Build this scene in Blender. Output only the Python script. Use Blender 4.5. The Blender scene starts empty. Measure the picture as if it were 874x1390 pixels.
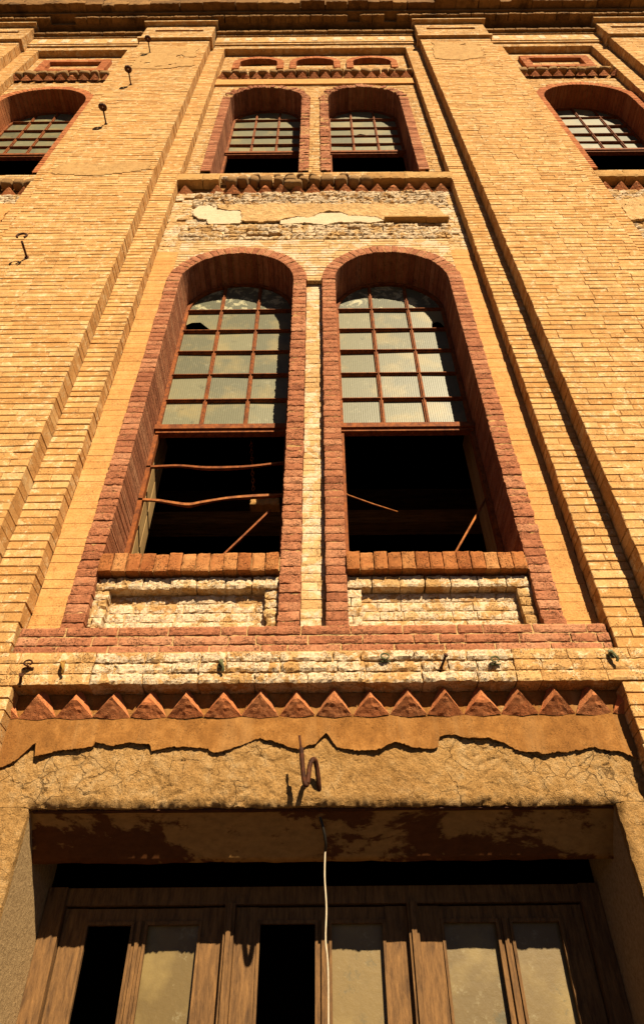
import bpy, math, random
from mathutils import Vector, Matrix, noise
random.seed(7)
R = random.random
U = random.uniform
col = bpy.context.scene.collection
sc = bpy.context.scene
PI = math.pi
OX = -0.06            # x of the building's centre line


def nz(x, y, z, s=1.0):
    return noise.noise(Vector((x * s, y * s, z * s)))


def fbm(x, y, z, s=1.0, o=4):
    v = 0; a = 1; t = 0
    for i in range(o):
        v += a * noise.noise(Vector((x * s + 7.1 * i, y * s, z * s))); t += a
        a *= .5; s *= 2.1
    return v / t


# ------------------------------------------------------------------ materials
def new_mat(name):
    m = bpy.data.materials.new(name); m.use_nodes = True
    nt = m.node_tree; nt.nodes.clear()
    out = nt.nodes.new('ShaderNodeOutputMaterial')
    b = nt.nodes.new('ShaderNodeBsdfPrincipled')
    nt.links.new(b.outputs[0], out.inputs[0])
    return m, nt, b


class N:
    def __init__(s, nt): s.nt = nt

    def new(s, t, **k):
        n = s.nt.nodes.new(t)
        for a, v in k.items(): setattr(n, a, v)
        return n

    def put(s, sock, v):
        if hasattr(v, 'is_output') or isinstance(v, bpy.types.NodeSocket): s.nt.links.new(v, sock)
        elif isinstance(v, (tuple, list)):
            sock.default_value = tuple(v) + (1,) if len(v) == 3 and len(sock.default_value) == 4 else v
        else: sock.default_value = v

    def math(s, op, a, b=0.0, c=None, clamp=False):
        n = s.new('ShaderNodeMath', operation=op, use_clamp=clamp)
        s.put(n.inputs[0], a); s.put(n.inputs[1], b)
        if c is not None: s.put(n.inputs[2], c)
        return n.outputs[0]

    def noise(s, vec, scale, detail=4, rough=.6, dist=0.0):
        n = s.new('ShaderNodeTexNoise'); s.put(n.inputs['Vector'], vec)
        n.inputs['Scale'].default_value = scale; n.inputs['Detail'].default_value = detail
        n.inputs['Roughness'].default_value = rough; n.inputs['Distortion'].default_value = dist
        return n.outputs['Fac']

    def voro(s, vec, scale, feature='F1'):
        n = s.new('ShaderNodeTexVoronoi', feature=feature); s.put(n.inputs['Vector'], vec)
        n.inputs['Scale'].default_value = scale
        return n.outputs['Distance']

    def map(s, v, a, b, c=0.0, d=1.0):
        n = s.new('ShaderNodeMapRange', clamp=True); s.put(n.inputs[0], v)
        for i, q in enumerate((a, b, c, d)): n.inputs[i + 1].default_value = q
        return n.outputs[0]

    def ramp(s, v, stops):
        n = s.new('ShaderNodeValToRGB'); s.put(n.inputs[0], v)
        e = n.color_ramp.elements
        while len(e) > len(stops): e.remove(e[-1])
        while len(e) < len(stops): e.new(.5)
        for q, (p, c) in zip(e, stops): q.position = p; q.color = (*c, 1)
        return n.outputs[0]

    def mix(s, f, a, b, mode='MIX'):
        n = s.new('ShaderNodeMix', data_type='RGBA', blend_type=mode)
        s.put(n.inputs['Factor'], f); s.put(n.inputs[6], a); s.put(n.inputs[7], b)
        return n.outputs[2]

    def bump(s, h, strength, dist, prev=None):
        n = s.new('ShaderNodeBump'); s.put(n.inputs['Height'], h)
        n.inputs['Strength'].default_value = strength; n.inputs['Distance'].default_value = dist
        if prev is not None: s.nt.links.new(prev, n.inputs['Normal'])
        return n.outputs[0]

    def coord(s, scale=(1, 1, 1)):
        tc = s.new('ShaderNodeTexCoord'); oi = s.new('ShaderNodeObjectInfo')
        ad = s.new('ShaderNodeVectorMath', operation='ADD')
        s.nt.links.new(tc.outputs['Object'], ad.inputs[0])
        sc_ = s.new('ShaderNodeVectorMath', operation='SCALE')
        s.nt.links.new(oi.outputs['Random'], sc_.inputs['Scale']); sc_.inputs[0].default_value = (13, 7, 11)
        s.nt.links.new(sc_.outputs[0], ad.inputs[1])
        mp = s.new('ShaderNodeMapping'); s.nt.links.new(ad.outputs[0], mp.inputs[0])
        mp.inputs['Scale'].default_value = scale
        return mp.outputs[0]

    def tint(s):
        a = s.new('ShaderNodeAttribute'); a.attribute_name = 'tint'
        return a.outputs['Fac']


K = (.61, .52, .44)      # keeps all base colours at real-world albedo


def masonry(name, c0, c1, c2, pits=.5, white=0.0, wcol=(.8, .74, .6), bump=.5, stain=.35, tintw=.55, wscale=6, stcol=(.30, .15, .05), soot=.0, streak=0.0):
    m, nt, b = new_mat(name); n = N(nt)
    v = n.coord()
    big = n.noise(v, 1.3, 4, .6); mid = n.noise(v, 14, 6, .65); fine = n.noise(v, 110, 5, .7)
    f = n.math('MULTIPLY_ADD', n.tint(), tintw, n.math('MULTIPLY', mid, 1.25 - tintw))
    f = n.math('ADD', f, -.12)
    c = n.ramp(f, [(.12, c0), (.5, c1), (.88, c2)])
    c = n.mix(n.math('MULTIPLY', n.map(big, .5, .72), stain), c, stcol, 'MIX')
    c = n.mix(.7, c, n.ramp(fine, [(.30, (.55, .55, .55)), (.7, (1.3, 1.3, 1.3))]), 'MULTIPLY')
    if streak > 0:
        sv = n.new('ShaderNodeMapping'); nt.links.new(v, sv.inputs[0]); sv.inputs['Scale'].default_value = (5, 5, .35)
        sf = n.map(n.noise(sv.outputs[0], 1.0, 6, .7), .50, .68)
        c = n.mix(n.math('MULTIPLY', sf, streak), c, (.42, .27, .12))
    if white > 0:
        wn = n.noise(v, wscale, 9, .72, .6)
        wf = n.map(wn, .56 - white * .2, .60 - white * .2)
        wf = n.math('MULTIPLY', wf, n.map(n.noise(v, 70, 6, .75), .38, .50))
        c = n.mix(wf, c, wcol)
    if soot > 0:
        c = n.mix(n.math('MULTIPLY', n.map(n.noise(v, 2.2, 7, .7, .4), .50, .66), soot), c, (.06, .035, .015))
    h = n.math('MULTIPLY_ADD', fine, .6, n.math('MULTIPLY', mid, .8))
    nm = n.bump(h, bump, .006)
    if pits > 0:
        gate = n.map(n.noise(v, 11, 3, .6), .42, .58)
        vd = n.voro(n.mix(.03, v, n.noise(v, 40, 2)), 105)
        p = n.math('MULTIPLY', n.map(vd, .38, .18), gate)
        p2 = n.math('MULTIPLY', n.map(n.noise(v, 75, 5, .7), .42, .34), gate)
        p = n.math('MAXIMUM', p, p2)
        p = n.math('MULTIPLY', p, pits)
        c = n.mix(n.math('MULTIPLY', p, .75), c, (.07, .032, .012))
        nm = n.bump(n.math('SUBTRACT', 1.0, p), .8, .008, nm)
    c = n.mix(1.0, c, K, 'MULTIPLY')
    nt.links.new(c, b.inputs['Base Color']); nt.links.new(nm, b.inputs['Normal'])
    b.inputs['Roughness'].default_value = .92
    b.inputs['Specular IOR Level'].default_value = .15
    return m


M = {}
M['yellow'] = masonry('sandy_brick', (.56, .32, .11), (.76, .48, .20), (.90, .68, .36), pits=.5, stain=.3, tintw=.6, stcol=(.62, .34, .10), white=.03, wscale=14, wcol=(.86, .74, .48), bump=1.0, streak=.35)
M['yellow2'] = masonry('weathered_sandy_brick', (.54, .32, .12), (.74, .48, .21), (.88, .68, .37), pits=.9, white=.12, wscale=12, stain=.25, wcol=(.84, .74, .52), bump=1.0, streak=.3)
M['mortar'] = masonry('old_mortar', (.34, .18, .06), (.48, .28, .10), (.60, .39, .16), pits=.6, stain=.4)
M['strip'] = masonry('orange_lime_plaster', (.62, .33, .115), (.75, .44, .17), (.84, .57, .27), pits=.4, bump=.5, stain=.35, tintw=.3, stcol=(.55, .30, .10))
M['red'] = masonry('red_brick', (.38, .12, .045), (.56, .21, .085), (.70, .34, .16), pits=.7, stain=.3, bump=1.0, stcol=(.40, .16, .08))
M['redworn'] = masonry('crumbling_red_brick', (.30, .115, .065), (.50, .22, .125), (.68, .38, .24), pits=1.0, stain=.35, bump=1.2, stcol=(.50, .20, .09))
M['sill'] = masonry('orange_brick', (.32, .11, .035), (.50, .21, .075), (.66, .37, .16), pits=.9, stain=.4, bump=.6)
M['cream'] = masonry('salt_crusted_brick', (.46, .26, .09), (.66, .44, .20), (.78, .60, .34), pits=1.0, white=.56, stain=.4, bump=1.2, wscale=9, wcol=(.84, .77, .62), stcol=(.54, .27, .08))
M['cream2'] = masonry('flaking_cream_brick', (.50, .30, .11), (.70, .49, .23), (.82, .66, .40), pits=.9, white=.45, stain=.35, bump=1.0, wcol=(.84, .77, .62))
M['pale'] = masonry('pale_thin_brick', (.58, .38, .17), (.74, .54, .28), (.86, .70, .44), pits=.5, white=.3, stain=.2, bump=.5)
M['stone'] = masonry('brown_sandstone', (.28, .17, .07), (.40, .26, .12), (.52, .37, .19), pits=.6, stain=.3, bump=.7)
M['ledge'] = masonry('ochre_stone', (.44, .26, .09), (.58, .37, .14), (.68, .48, .22), pits=.5, stain=.5, bump=.5, stcol=(.34, .17, .05))
M['cornice'] = masonry('sooty_cornice_brick', (.20, .11, .04), (.34, .20, .075), (.48, .30, .12), pits=.6, stain=.7, bump=.7, stcol=(.10, .055, .02), soot=.8)
M['bed'] = masonry('pale_bed_mortar', (.50, .33, .14), (.66, .47, .23), (.80, .62, .36), pits=.7, stain=.3, bump=.8)
M['whitepl'] = masonry('white_plaster', (.70, .60, .42), (.80, .72, .56), (.86, .80, .66), pits=.25, stain=.1, bump=.4)
M['wash'] = masonry('grey_tan_mortar_wash', (.50, .32, .13), (.62, .42, .185), (.74, .54, .27), pits=.5, stain=.3, bump=.8, tintw=.0, streak=.4)
M['dentil'] = masonry('terracotta', (.50, .16, .06), (.66, .26, .11), (.74, .38, .19), pits=.5, stain=.35, bump=.6, tintw=.3, stcol=(.50, .30, .16))
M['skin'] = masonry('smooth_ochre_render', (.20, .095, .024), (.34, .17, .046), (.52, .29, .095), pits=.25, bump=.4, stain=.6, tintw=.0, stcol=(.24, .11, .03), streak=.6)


def rough_plaster():
    m, nt, b = new_mat('rough_cracked_plaster'); n = N(nt); v = n.coord()
    big = n.noise(v, 2.6, 5, .6); mid = n.noise(v, 16, 7, .7); fine = n.noise(v, 130, 5, .75)
    c = n.ramp(n.math('MULTIPLY_ADD', mid, .7, n.math('MULTIPLY', big, .4)), [(.36, (.48, .29, .10)), (.55, (.74, .49, .21)), (.74, (.92, .72, .42))])
    c = n.mix(n.math('MULTIPLY', n.map(n.noise(v, 1.4, 5, .65), .52, .68), .45), c, (.46, .25, .08))
    c = n.mix(.6, c, n.ramp(fine, [(.32, (.5, .5, .5)), (.7, (1.35, 1.35, 1.35))]), 'MULTIPLY')
    w = n.mix(.10, v, n.new('ShaderNodeTexNoise').outputs['Color'])
    tx = w.node.inputs[7].links[0].from_node
    nt.links.new(v, tx.inputs['Vector']); tx.inputs['Scale'].default_value = 7; tx.inputs['Detail'].default_value = 5
    cr = n.voro(w, 8.5, 'DISTANCE_TO_EDGE')
    line = n.math('MULTIPLY', n.math('MULTIPLY', n.map(cr, .020, .004), .75), n.map(n.noise(v, 2.6, 4, .6), .50, .58))
    c = n.mix(n.math('MULTIPLY', line, .85), c, (.07, .035, .012))
    pit = n.math('MULTIPLY', n.map(n.noise(v, 60, 6, .75), .42, .32), n.map(n.noise(v, 5, 5), .42, .56))
    c = n.mix(n.math('MULTIPLY', pit, .7), c, (.10, .05, .018))
    nm = n.bump(n.math('MULTIPLY_ADD', fine, .9, n.math('MULTIPLY', n.noise(v, 38, 7, .75), 1.6)), 1.0, .016)
    nm = n.bump(n.math('SUBTRACT', 1, n.math('MAXIMUM', line, pit)), 1.0, .010, nm)
    c = n.mix(1.0, c, K, 'MULTIPLY')
    nt.links.new(c, b.inputs['Base Color']); nt.links.new(nm, b.inputs['Normal'])
    b.inputs['Roughness'].default_value = .95; b.inputs['Specular IOR Level'].default_value = .1
    return m


M['rough'] = rough_plaster()
M['tanpl'] = masonry('pale_tan_plaster', (.56, .36, .15), (.72, .52, .26), (.86, .70, .42), pits=.8, stain=.4, bump=1.2, tintw=.0, stcol=(.50, .27, .09))


def simple(name, c0, c1, scale=8, stretch=(1, 1, 1), rough=.7, bump=.3, metal=0, spec=.3, thr=(.35, .65), fine=True):
    m, nt, b = new_mat(name); n = N(nt); v = n.coord(stretch)
    f = n.noise(v, scale, 7, .68, .3)
    c = n.ramp(f, [(thr[0], c0), (thr[1], c1)])
    if fine: c = n.mix(.5, c, n.ramp(n.noise(v, scale * 9, 4, .7), [(.3, (.55, .55, .55)), (.7, (1.3, 1.3, 1.3))]), 'MULTIPLY')
    c = n.mix(1.0, c, K, 'MULTIPLY')
    nt.links.new(c, b.inputs['Base Color'])
    nt.links.new(n.bump(f, bump, .006), b.inputs['Normal'])
    b.inputs['Roughness'].default_value = rough; b.inputs['Metallic'].default_value = metal
    b.inputs['Specular IOR Level'].default_value = spec
    return m


M['rust'] = simple('rusty_steel', (.14, .040, .010), (.40, .13, .025), 22, rough=.75, spec=.2)
M['rustdark'] = simple('dark_rusty_iron', (.035, .014, .007), (.13, .042, .013), 40, rough=.75, spec=.2)
M['rustbright'] = simple('orange_rusted_steel', (.22, .065, .012), (.55, .21, .04), 22, rough=.7, spec=.25)
M['wood'] = simple('weathered_brown_wood', (.08, .042, .015), (.33, .19, .07), 11, (4, 4, .7), rough=.8, bump=.9, thr=(.30, .70))
M['board'] = simple('old_tan_board', (.34, .22, .09), (.56, .42, .20), 7, (5, 5, .4), rough=.8, bump=.4)
M['inside'] = simple('shade_black_interior', (.006, .004, .003), (.018, .011, .006), 3, rough=.95, spec=.0)  # near-black colour stands in for the darkness of the unlit rooms
M['beam'] = simple('dark_timber', (.14, .08, .03), (.42, .26, .12), 8, (.4, 4, 4), rough=.9)
M['soffit'] = simple('peeling_soffit_plaster', (.15, .06, .02), (.46, .28, .10), 2.2, (1, 2.2, 1), rough=.95, thr=(.50, .54), spec=.1)
M['grey'] = simple('grey_speckled_render', (.40, .30, .17), (.66, .52, .31), 60, rough=.95, bump=1, spec=.1)
M['cable'] = simple('off_white_cable', (.62, .58, .46), (.78, .74, .62), 30, rough=.5)
M['cableshade'] = simple('shade_black_cable', (.012, .011, .010), (.03, .026, .02), 30, rough=.5)  # black stands in for shade on the off-white cable
M['green'] = simple('verdigris_iron', (.04, .05, .02), (.22, .26, .11), 60, rough=.6)
M['ochremetal'] = simple('yellow_rusted_iron', (.25, .12, .02), (.55, .34, .06), 60, rough=.6)
M['roof'] = simple('roof_screed', (.25, .2, .14), (.4, .32, .22), 3, rough=.9)
M['paving'] = simple('dusty_paving', (.34, .27, .17), (.46, .38, .25), 2, rough=.95)
M['asphalt'] = simple('asphalt', (.045, .043, .040), (.065, .06, .055), 4, rough=.9)


def glass_mat(name, base, light, ribs=True):
    m, nt, b = new_mat(name); n = N(nt); v = n.coord()
    t = n.tint()
    g1 = n.noise(v, 2.3, 5, .6); g2 = n.noise(v, 30, 6, .7)
    c = n.ramp(n.math('MULTIPLY_ADD', g2, .35, n.math('MULTIPLY', t, .65)), [(.15, base), (.85, light)])
    c = n.mix(n.math('MULTIPLY', n.map(g1, .50, .62), .35), c, (.28, .20, .07))
    c = n.mix(n.math('MULTIPLY', n.map(n.noise(v, 7.5, 8, .85), .57, .63), .22), c, (.34, .31, .20))
    c = n.mix(n.math('MULTIPLY', n.map(n.noise(v, 6.5, 8, .8), .42, .34), .6), c, (.05, .05, .03))
    # dark clean panes carry cream flecks of old paint
    fl = n.math('MULTIPLY', n.map(n.noise(v, 9, 8, .75, .7), .53, .56), .75)
    dk = n.mix(fl, (.075, .075, .045), (.36, .33, .20))
    c = n.mix(n.map(t, .10, .05), c, dk)
    nt.links.new(c, b.inputs['Base Color'])
    wv = n.new('ShaderNodeTexWave', wave_type='BANDS', bands_direction='X'); n.put(wv.inputs['Vector'], v)
    wv.inputs['Scale'].default_value = 16; wv.inputs['Distortion'].default_value = 1.2; wv.inputs['Detail'].default_value = 2
    nm = n.bump(wv.outputs['Fac'] if ribs else g2, .15, .003)
    nm = n.bump(g2, .2, .004, nm)
    nt.links.new(nm, b.inputs['Normal'])
    b.inputs['Roughness'].default_value = .45; b.inputs['Specular IOR Level'].default_value = .35
    return m


M['glass'] = glass_mat('dusty_ribbed_glass', (.055, .056, .032), (.15, .14, .08))
M['doorglass'] = glass_mat('dusty_door_glass', (.07, .045, .014), (.16, .105, .036), False)


# ------------------------------------------------------------------ mesh builder
class MB:
    def __init__(s): s.v = []; s.f = []; s.t = []

    def add(s, vs, fs, t=.5):
        o = len(s.v); s.v.extend(vs)
        for f in fs: s.f.append(tuple(i + o for i in f)); s.t.append(t)

    def box(s, x0, x1, y0, y1, z0, z1, t=.5, fn=None):
        vs = [(x, y, z) for x in (x0, x1) for y in (y0, y1) for z in (z0, z1)]
        if fn: vs = [fn(*p) for p in vs]
        s.add(vs, [(0, 1, 3, 2), (4, 6, 7, 5), (0, 4, 5, 1), (2, 3, 7, 6), (0, 2, 6, 4), (1, 5, 7, 3)], t)

    def brick(s, x0, x1, z0, z1, yf, yb, t=.5, fn=None, ch=.004, jit=.0015):
        j = jit
        fy = yf + U(-j, j)
        vs = [(x0 + ch + U(-j, j), fy + U(-j, j), z0 + ch + U(-j, j)), (x1 - ch + U(-j, j), fy + U(-j, j), z0 + ch + U(-j, j)),
              (x1 - ch + U(-j, j), fy + U(-j, j), z1 - ch + U(-j, j)), (x0 + ch + U(-j, j), fy + U(-j, j), z1 - ch + U(-j, j))]
        e = [(x0 + U(-j, j), z0 + U(-j, j)), (x1 + U(-j, j), z0 + U(-j, j)), (x1 + U(-j, j), z1 + U(-j, j)), (x0 + U(-j, j), z1 + U(-j, j))]
        vs += [(a, fy + ch, b) for a, b in e] + [(a, yb, b) for a, b in e]
        if fn: vs = [fn(*p) for p in vs]
        fs = [(0, 1, 2, 3)]
        for i in range(4):
            k = (i + 1) % 4
            fs += [(i + 4, k + 4, k, i), (i + 8, k + 8, k + 4, i + 4)]
        s.add(vs, fs, t)

    def rbrick(s, x0, x1, z0, z1, yf, yb, t=.5, rough=.006, fn=None, cell=None, rnd=.010):
        if cell is None: cell = .012 if z1 < 8 else .02
        nx = max(3, min(24, int((x1 - x0) / cell))); nzz = max(3, int((z1 - z0) / cell))
        sd = U(0, 50); vs = []; idx = {}
        for i in range(nx + 1):
            for k in range(nzz + 1):
                a = i / nx; c = k / nzz
                x = x0 + (x1 - x0) * a; z = z0 + (z1 - z0) * c
                dx = min(a, 1 - a) * (x1 - x0); dz = min(c, 1 - c) * (z1 - z0)
                e = min(dx, dz)
                y = yf + rough * (fbm(x, sd, z, 20, 3) * .9 + nz(x, sd, z, 75) * .55)
                if e < .009: y += .6 * rnd * (1 - e / .009) * max(.15, 1 + 1.6 * nz(x, sd, z, 35))
                x += .005 * nz(x, sd + 5, z, 38) * (rough / .006); z += .004 * nz(x, sd + 9, z, 38) * (rough / .006)
                idx[i, k] = len(vs); vs.append((x, y, z))
        ring = [(i, 0) for i in range(nx)] + [(nx, k) for k in range(nzz)] + [(i, nzz) for i in range(nx, 0, -1)] + [(0, k) for k in range(nzz, 0, -1)]
        fs = [(idx[i, k], idx[i + 1, k], idx[i + 1, k + 1], idx[i, k + 1]) for i in range(nx) for k in range(nzz)]
        b0 = len(vs)
        for q in ring: p = vs[idx[q]]; vs.append((p[0], yb, p[2]))
        L = len(ring)
        for i in range(L):
            k = (i + 1) % L
            fs.append((b0 + i, b0 + k, idx[ring[k]], idx[ring[i]]))
        if fn: vs = [fn(*p) for p in vs]
        s.add(vs, fs, t)

    def tube(s, pts, r, n=8, t=.5, taper=None):
        pts = [Vector(p) for p in pts]; vs = []; fs = []
        up = Vector((.3, .2, 1)).normalized()
        for i, p in enumerate(pts):
            d = (pts[min(i + 1, len(pts) - 1)] - pts[max(i - 1, 0)]).normalized()
            a = d.cross(up)
            if a.length < .05: a = d.cross(Vector((1, 0, 0)))
            a.normalize(); b = d.cross(a)
            rr = r if taper is None else r * taper[i]
            for k in range(n):
                q = 2 * PI * k / n
                vs.append(tuple(p + a * (rr * math.cos(q)) + b * (rr * math.sin(q))))
        for i in range(len(pts) - 1):
            for k in range(n):
                k2 = (k + 1) % n
                fs.append((i * n + k, i * n + k2, (i + 1) * n + k2, (i + 1) * n + k))
        fs.append(tuple(range(n))[::-1]); fs.append(tuple(range((len(pts) - 1) * n, len(pts) * n)))
        s.add(vs, fs, t)

    def build(s, name, mat, parent=None, origin=(0, 0, 0), smooth=False):
        me = bpy.data.meshes.new(name)
        ox, oy, oz = origin
        me.from_pydata([(x - ox, y - oy, z - oz) for x, y, z in s.v] if origin != (0, 0, 0) else s.v, [], s.f)
        at = me.attributes.new('tint', 'FLOAT', 'FACE'); at.data.foreach_set('value', [abs(q) for q in s.t])
        me.materials.append(M[mat] if isinstance(mat, str) else mat)
        if any(q < 0 for q in s.t):
            me.materials.append(M['bed' if mat in ('red', 'redworn', 'cream', 'cream2', 'sill') else 'mortar'])
            me.polygons.foreach_set('material_index', [1 if q < 0 else 0 for q in s.t])
        if smooth: me.shade_smooth()
        me.update()
        o = bpy.data.objects.new(name, me); col.objects.link(o)
        o.location = origin
        if parent is not None: o.parent = parent
        return o


def smooth_path(pts, n=5):
    P = [Vector(p) for p in pts]; out = []
    for i in range(len(P) - 1):
        a = P[max(i - 1, 0)]; b = P[i]; c = P[i + 1]; d = P[min(i + 2, len(P) - 1)]
        for k in range(n):
            t = k / n
            out.append(.5 * ((2 * b) + (-a + c) * t + (2 * a - 5 * b + 4 * c - d) * t * t + (-a + 3 * b - 3 * c + d) * t ** 3))
    out.append(P[-1]); return [tuple(q) for q in out]


def tag(o, label=None, cat=None, group=None, kind=None):
    if label: o['label'] = label
    if cat: o['category'] = cat
    if group: o['group'] = group
    if kind: o['kind'] = kind
    return o


def courses(mb, z0, z1, segs, yf, yb, pitch=.0675, L=.30, joint=.008, rough=0, jit=.0015, ch=.004, hole=None, rnd=.010, half=.5, drop=0, tb=.5, jr=(.8, 1.2)):
    n = max(1, round((z1 - z0) / pitch)); p = (z1 - z0) / n
    for r in range(n):
        za = z0 + r * p; zb = za + p - joint * U(*jr)
        rowt = U(-.12, .12)
        for xa, xb in (segs(za + p / 2) if callable(segs) else segs):
            x = xa - (L / 2 if r % 2 else 0) - U(0, .05)
            first = True
            while x < xb - .012:
                l = L if R() > half * .5 else L / 2
                l *= U(.94, 1.06)
                a = max(x, xa); b = min(x + l, xb)
                if xb - b < .035: b = xb
                x = b if b == xb else x + l
                if b - a < .02: continue
                if b < xb: b -= (joint * U(.1, .55) if not rough else joint * U(.5, 1.1))
                if R() < drop: continue
                t = min(.98, max(.02, random.gauss(tb, .17) + rowt * .8))
                if R() < .06: t = U(.8, 1)
                e1 = U(-.003, .003) if a == xa else 0; e2 = U(-.003, .003) if b == xb else 0
                if rough: mb.rbrick(a + e1, b + e2, za, zb, yf + U(-.5, .5) * rough, yb, t, rough, rnd=rnd)
                else: mb.brick(a + e1, b + e2, za, zb, yf + U(-.0015, .0015), yb, t, jit=jit, ch=ch)


# ------------------------------------------------------------------ the building
B = bpy.data.objects.new('old_factory_building', None); col.objects.link(B); B.location = (OX, 0, 0)
tag(B, 'tall derelict ochre brick facade with red arched windows above a plastered doorway', 'building')

# window openings (centre, half width, bottom, spring)
LOW = [(-.785, .575, 4.38, 7.93), (.785, .575, 4.38, 7.93)]
UPP = [(-.785, .575, 10.78, 13.78), (.785, .575, 10.78, 13.78)]
SIDE = [(-4.38, .69, 10.78, 13.68), (4.38, .69, 10.78, 13.68)]
ATT = [(-1.03, .34, 15.77, 15.85), (0, .34, 15.77, 15.85), (1.03, .34, 15.77, 15.85)]
ATTR = .24


def arch_z(op, x, grow=0.0, rise=None):
    cx, hw, zb, zs = op
    h = hw + grow
    q = 1 - ((x - cx) / h) ** 2
    if q < 0: return zs
    return zs + (h if rise is None else rise + grow) * math.sqrt(q)


# wall core (mortar body) with the openings left out
core = MB()


def zbox(a, b, y0, y1, za, zc):
    m = abs(a + b) / 2
    if m > 1.9: core.box(a, b, y0, y1, za, zc); return
    br = [(0, 3.8, .012), (3.8, 8.36, .125), (8.36, 10.4, .02), (10.4, 14.4, .065), (14.4, 20, .012)] if m < .15 else [(0, 3.8, .012), (3.8, 7.9, .125), (7.9, 8.9, .012), (8.9, 10.2, .022), (10.2, 20, .012)]
    for p, q, yy in br:
        lo_, hi_ = max(p, za), min(q, zc)
        if hi_ > lo_: core.box(a, b, yy, y1, lo_, hi_)


def core_bay(x0, x1, z0, z1, ops, y0=.012, y1=.33):
    xs = sorted(set([x0, x1] + ([-.15, .15] if x0 < 0 < x1 else []) + [o[0] + s_ * (o[1] + .05) for o in ops for s_ in (-1, 1)]))
    for a, b in zip(xs[:-1], xs[1:]):
        m = (a + b) / 2
        col_ops = [o for o in ops if abs(m - o[0]) < o[1] + .05]
        if not col_ops: zbox(a, b, y0, y1, z0, z1); continue
        nn = 14
        for i in range(nn):
            xa = a + (b - a) * i / nn; xb = a + (b - a) * (i + 1) / nn; xm = (xa + xb) / 2
            zc = z0
            for o in sorted(col_ops, key=lambda q: q[2]):
                rise = ATTR if o[1] < .4 else None
                zbox(xa, xb, y0, y1, zc, o[2] - .02)
                zc = arch_z(o, xm, .05, rise) + (.27 if rise else 0)
            zbox(xa, xb, y0, y1, zc, z1)


core_bay(-1.95, 1.95, 3.45, 17.3, LOW + UPP + ATT)
core_bay(-5.6, -3.2, 0, 17.3, [SIDE[0]]); core_bay(3.2, 5.6, 0, 17.3, [SIDE[1]])
core.box(-3.2, -1.95, .012, .33, 0, 17.3); core.box(1.95, 3.2, .012, .33, 0, 17.3)
core.box(-9, -5.6, .012, .33, 0, 17.3); core.box(5.6, 9, .012, .33, 0, 17.3)
core.box(-1.95, -1.52, .05, .33, 0, 3.45); core.box(1.61, 1.95, .05, .33, 0, 3.45)
core.box(-9, -8.7, .33, 8, 0, 17.3); core.box(8.7, 9, .33, 8, 0, 17.3); core.box(-9, 9, 8, 8.3, 0, 17.3)
core.build('wall', 'mortar', B)
rf = MB(); rf.box(-9, 9, -.3, 8.3, 17.62, 17.8); rf.build('roof', 'roof', B)
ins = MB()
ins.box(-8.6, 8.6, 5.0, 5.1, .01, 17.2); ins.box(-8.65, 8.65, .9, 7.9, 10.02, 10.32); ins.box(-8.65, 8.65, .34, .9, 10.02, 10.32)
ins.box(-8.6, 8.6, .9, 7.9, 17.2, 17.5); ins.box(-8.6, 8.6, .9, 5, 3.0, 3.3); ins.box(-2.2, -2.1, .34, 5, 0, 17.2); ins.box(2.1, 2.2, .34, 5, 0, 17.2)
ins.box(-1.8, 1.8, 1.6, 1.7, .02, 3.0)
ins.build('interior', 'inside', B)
bm_ = MB(); bm_.box(-2.05, 2.05, 1.6, 1.8, 6.09, 6.25); bm_.box(-2.05, 2.05, 2.9, 3.1, 7.6, 7.8); bm_.build('ceiling_beam', 'beam', B)
st = MB(); st.rbrick(-.54, -.30, 5.49, 5.56, .68, .78, .6, .01); st.build('broken_ledge', 'ledge', B)

# --- pilasters and flanking strips
def pilaster(x0, x1):
    mb = MB()
    courses(mb, .12, 16.2, [(x0, x1)], -.27, 0, joint=.0065, half=.35, jit=.002, ch=.0035)
    mb.box(x0 + .006, x1 - .006, -.264, .02, .0, 16.2, -.3)
    o = mb.build('pilaster', 'yellow', B)
    c = MB(); a, b = x0 - .02, x1 + .02; m = (a + b) / 2
    c.box(x0 - .004, x1 + .004, -.275, 0, 16.2, 16.34)
    c.box(a - .03, b + .03, -.335, 0, 16.34, 16.42)
    for (p, q, r, s_) in ((a, b, 16.42, 16.86), (a, m - .46, 16.86, 17.0), (m + .46, b, 16.86, 17.0), (a, b, 17.0, 17.28)):
        courses(c, r, s_, [(p, q)], -.315, 0, joint=.006)
    c.box(a + .01, b - .01, -.27, 0, 16.42, 17.28)
    c.box(a - .05, b + .05, -.40, 0, 17.28, 17.36)
    c.build('capital', 'yellow2', o)
    s = MB(); courses(s, 16.865, 16.995, [(m - .45, m + .45)], -.285, -.1, joint=.005, pitch=.065); s.build('red_inset', 'red', o)
    return o


for a, b in ((-3.23, -1.95), (1.95, 3.23), (-6.75, -5.47), (5.47, 6.75)): pilaster(a, b)


def strip(x0, x1, z0=3.63):
    mb = MB()
    courses(mb, z0, 10.20, [(x0, x1)], -.12, 0, joint=.008, half=.5)
    courses(mb, 10.20, 16.44, [(x0, x1)], -.12, 0, joint=.007, half=.5)
    mb.box(x0 + .006, x1 - .006, -.114, .02, z0, 16.44, -.3)
    return mb.build('brick_strip', 'yellow', B)


strip(-1.948, -1.70); strip(1.70, 1.948)
for s_ in (-1, 1):
    for a, b in ((3.232, 3.52), (5.20, 5.468)): strip(min(s_ * a, s_ * b), max(s_ * a, s_ * b), .12)

# plain outer wall to the sides
mb = MB()
for a, b in ((-8.98, -6.76), (6.76, 8.98)): courses(mb, .1, 17.2, [(a, b)], -.005, .05, L=.45, pitch=.09)
mb.build('outer_wall', 'yellow', B)

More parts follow.
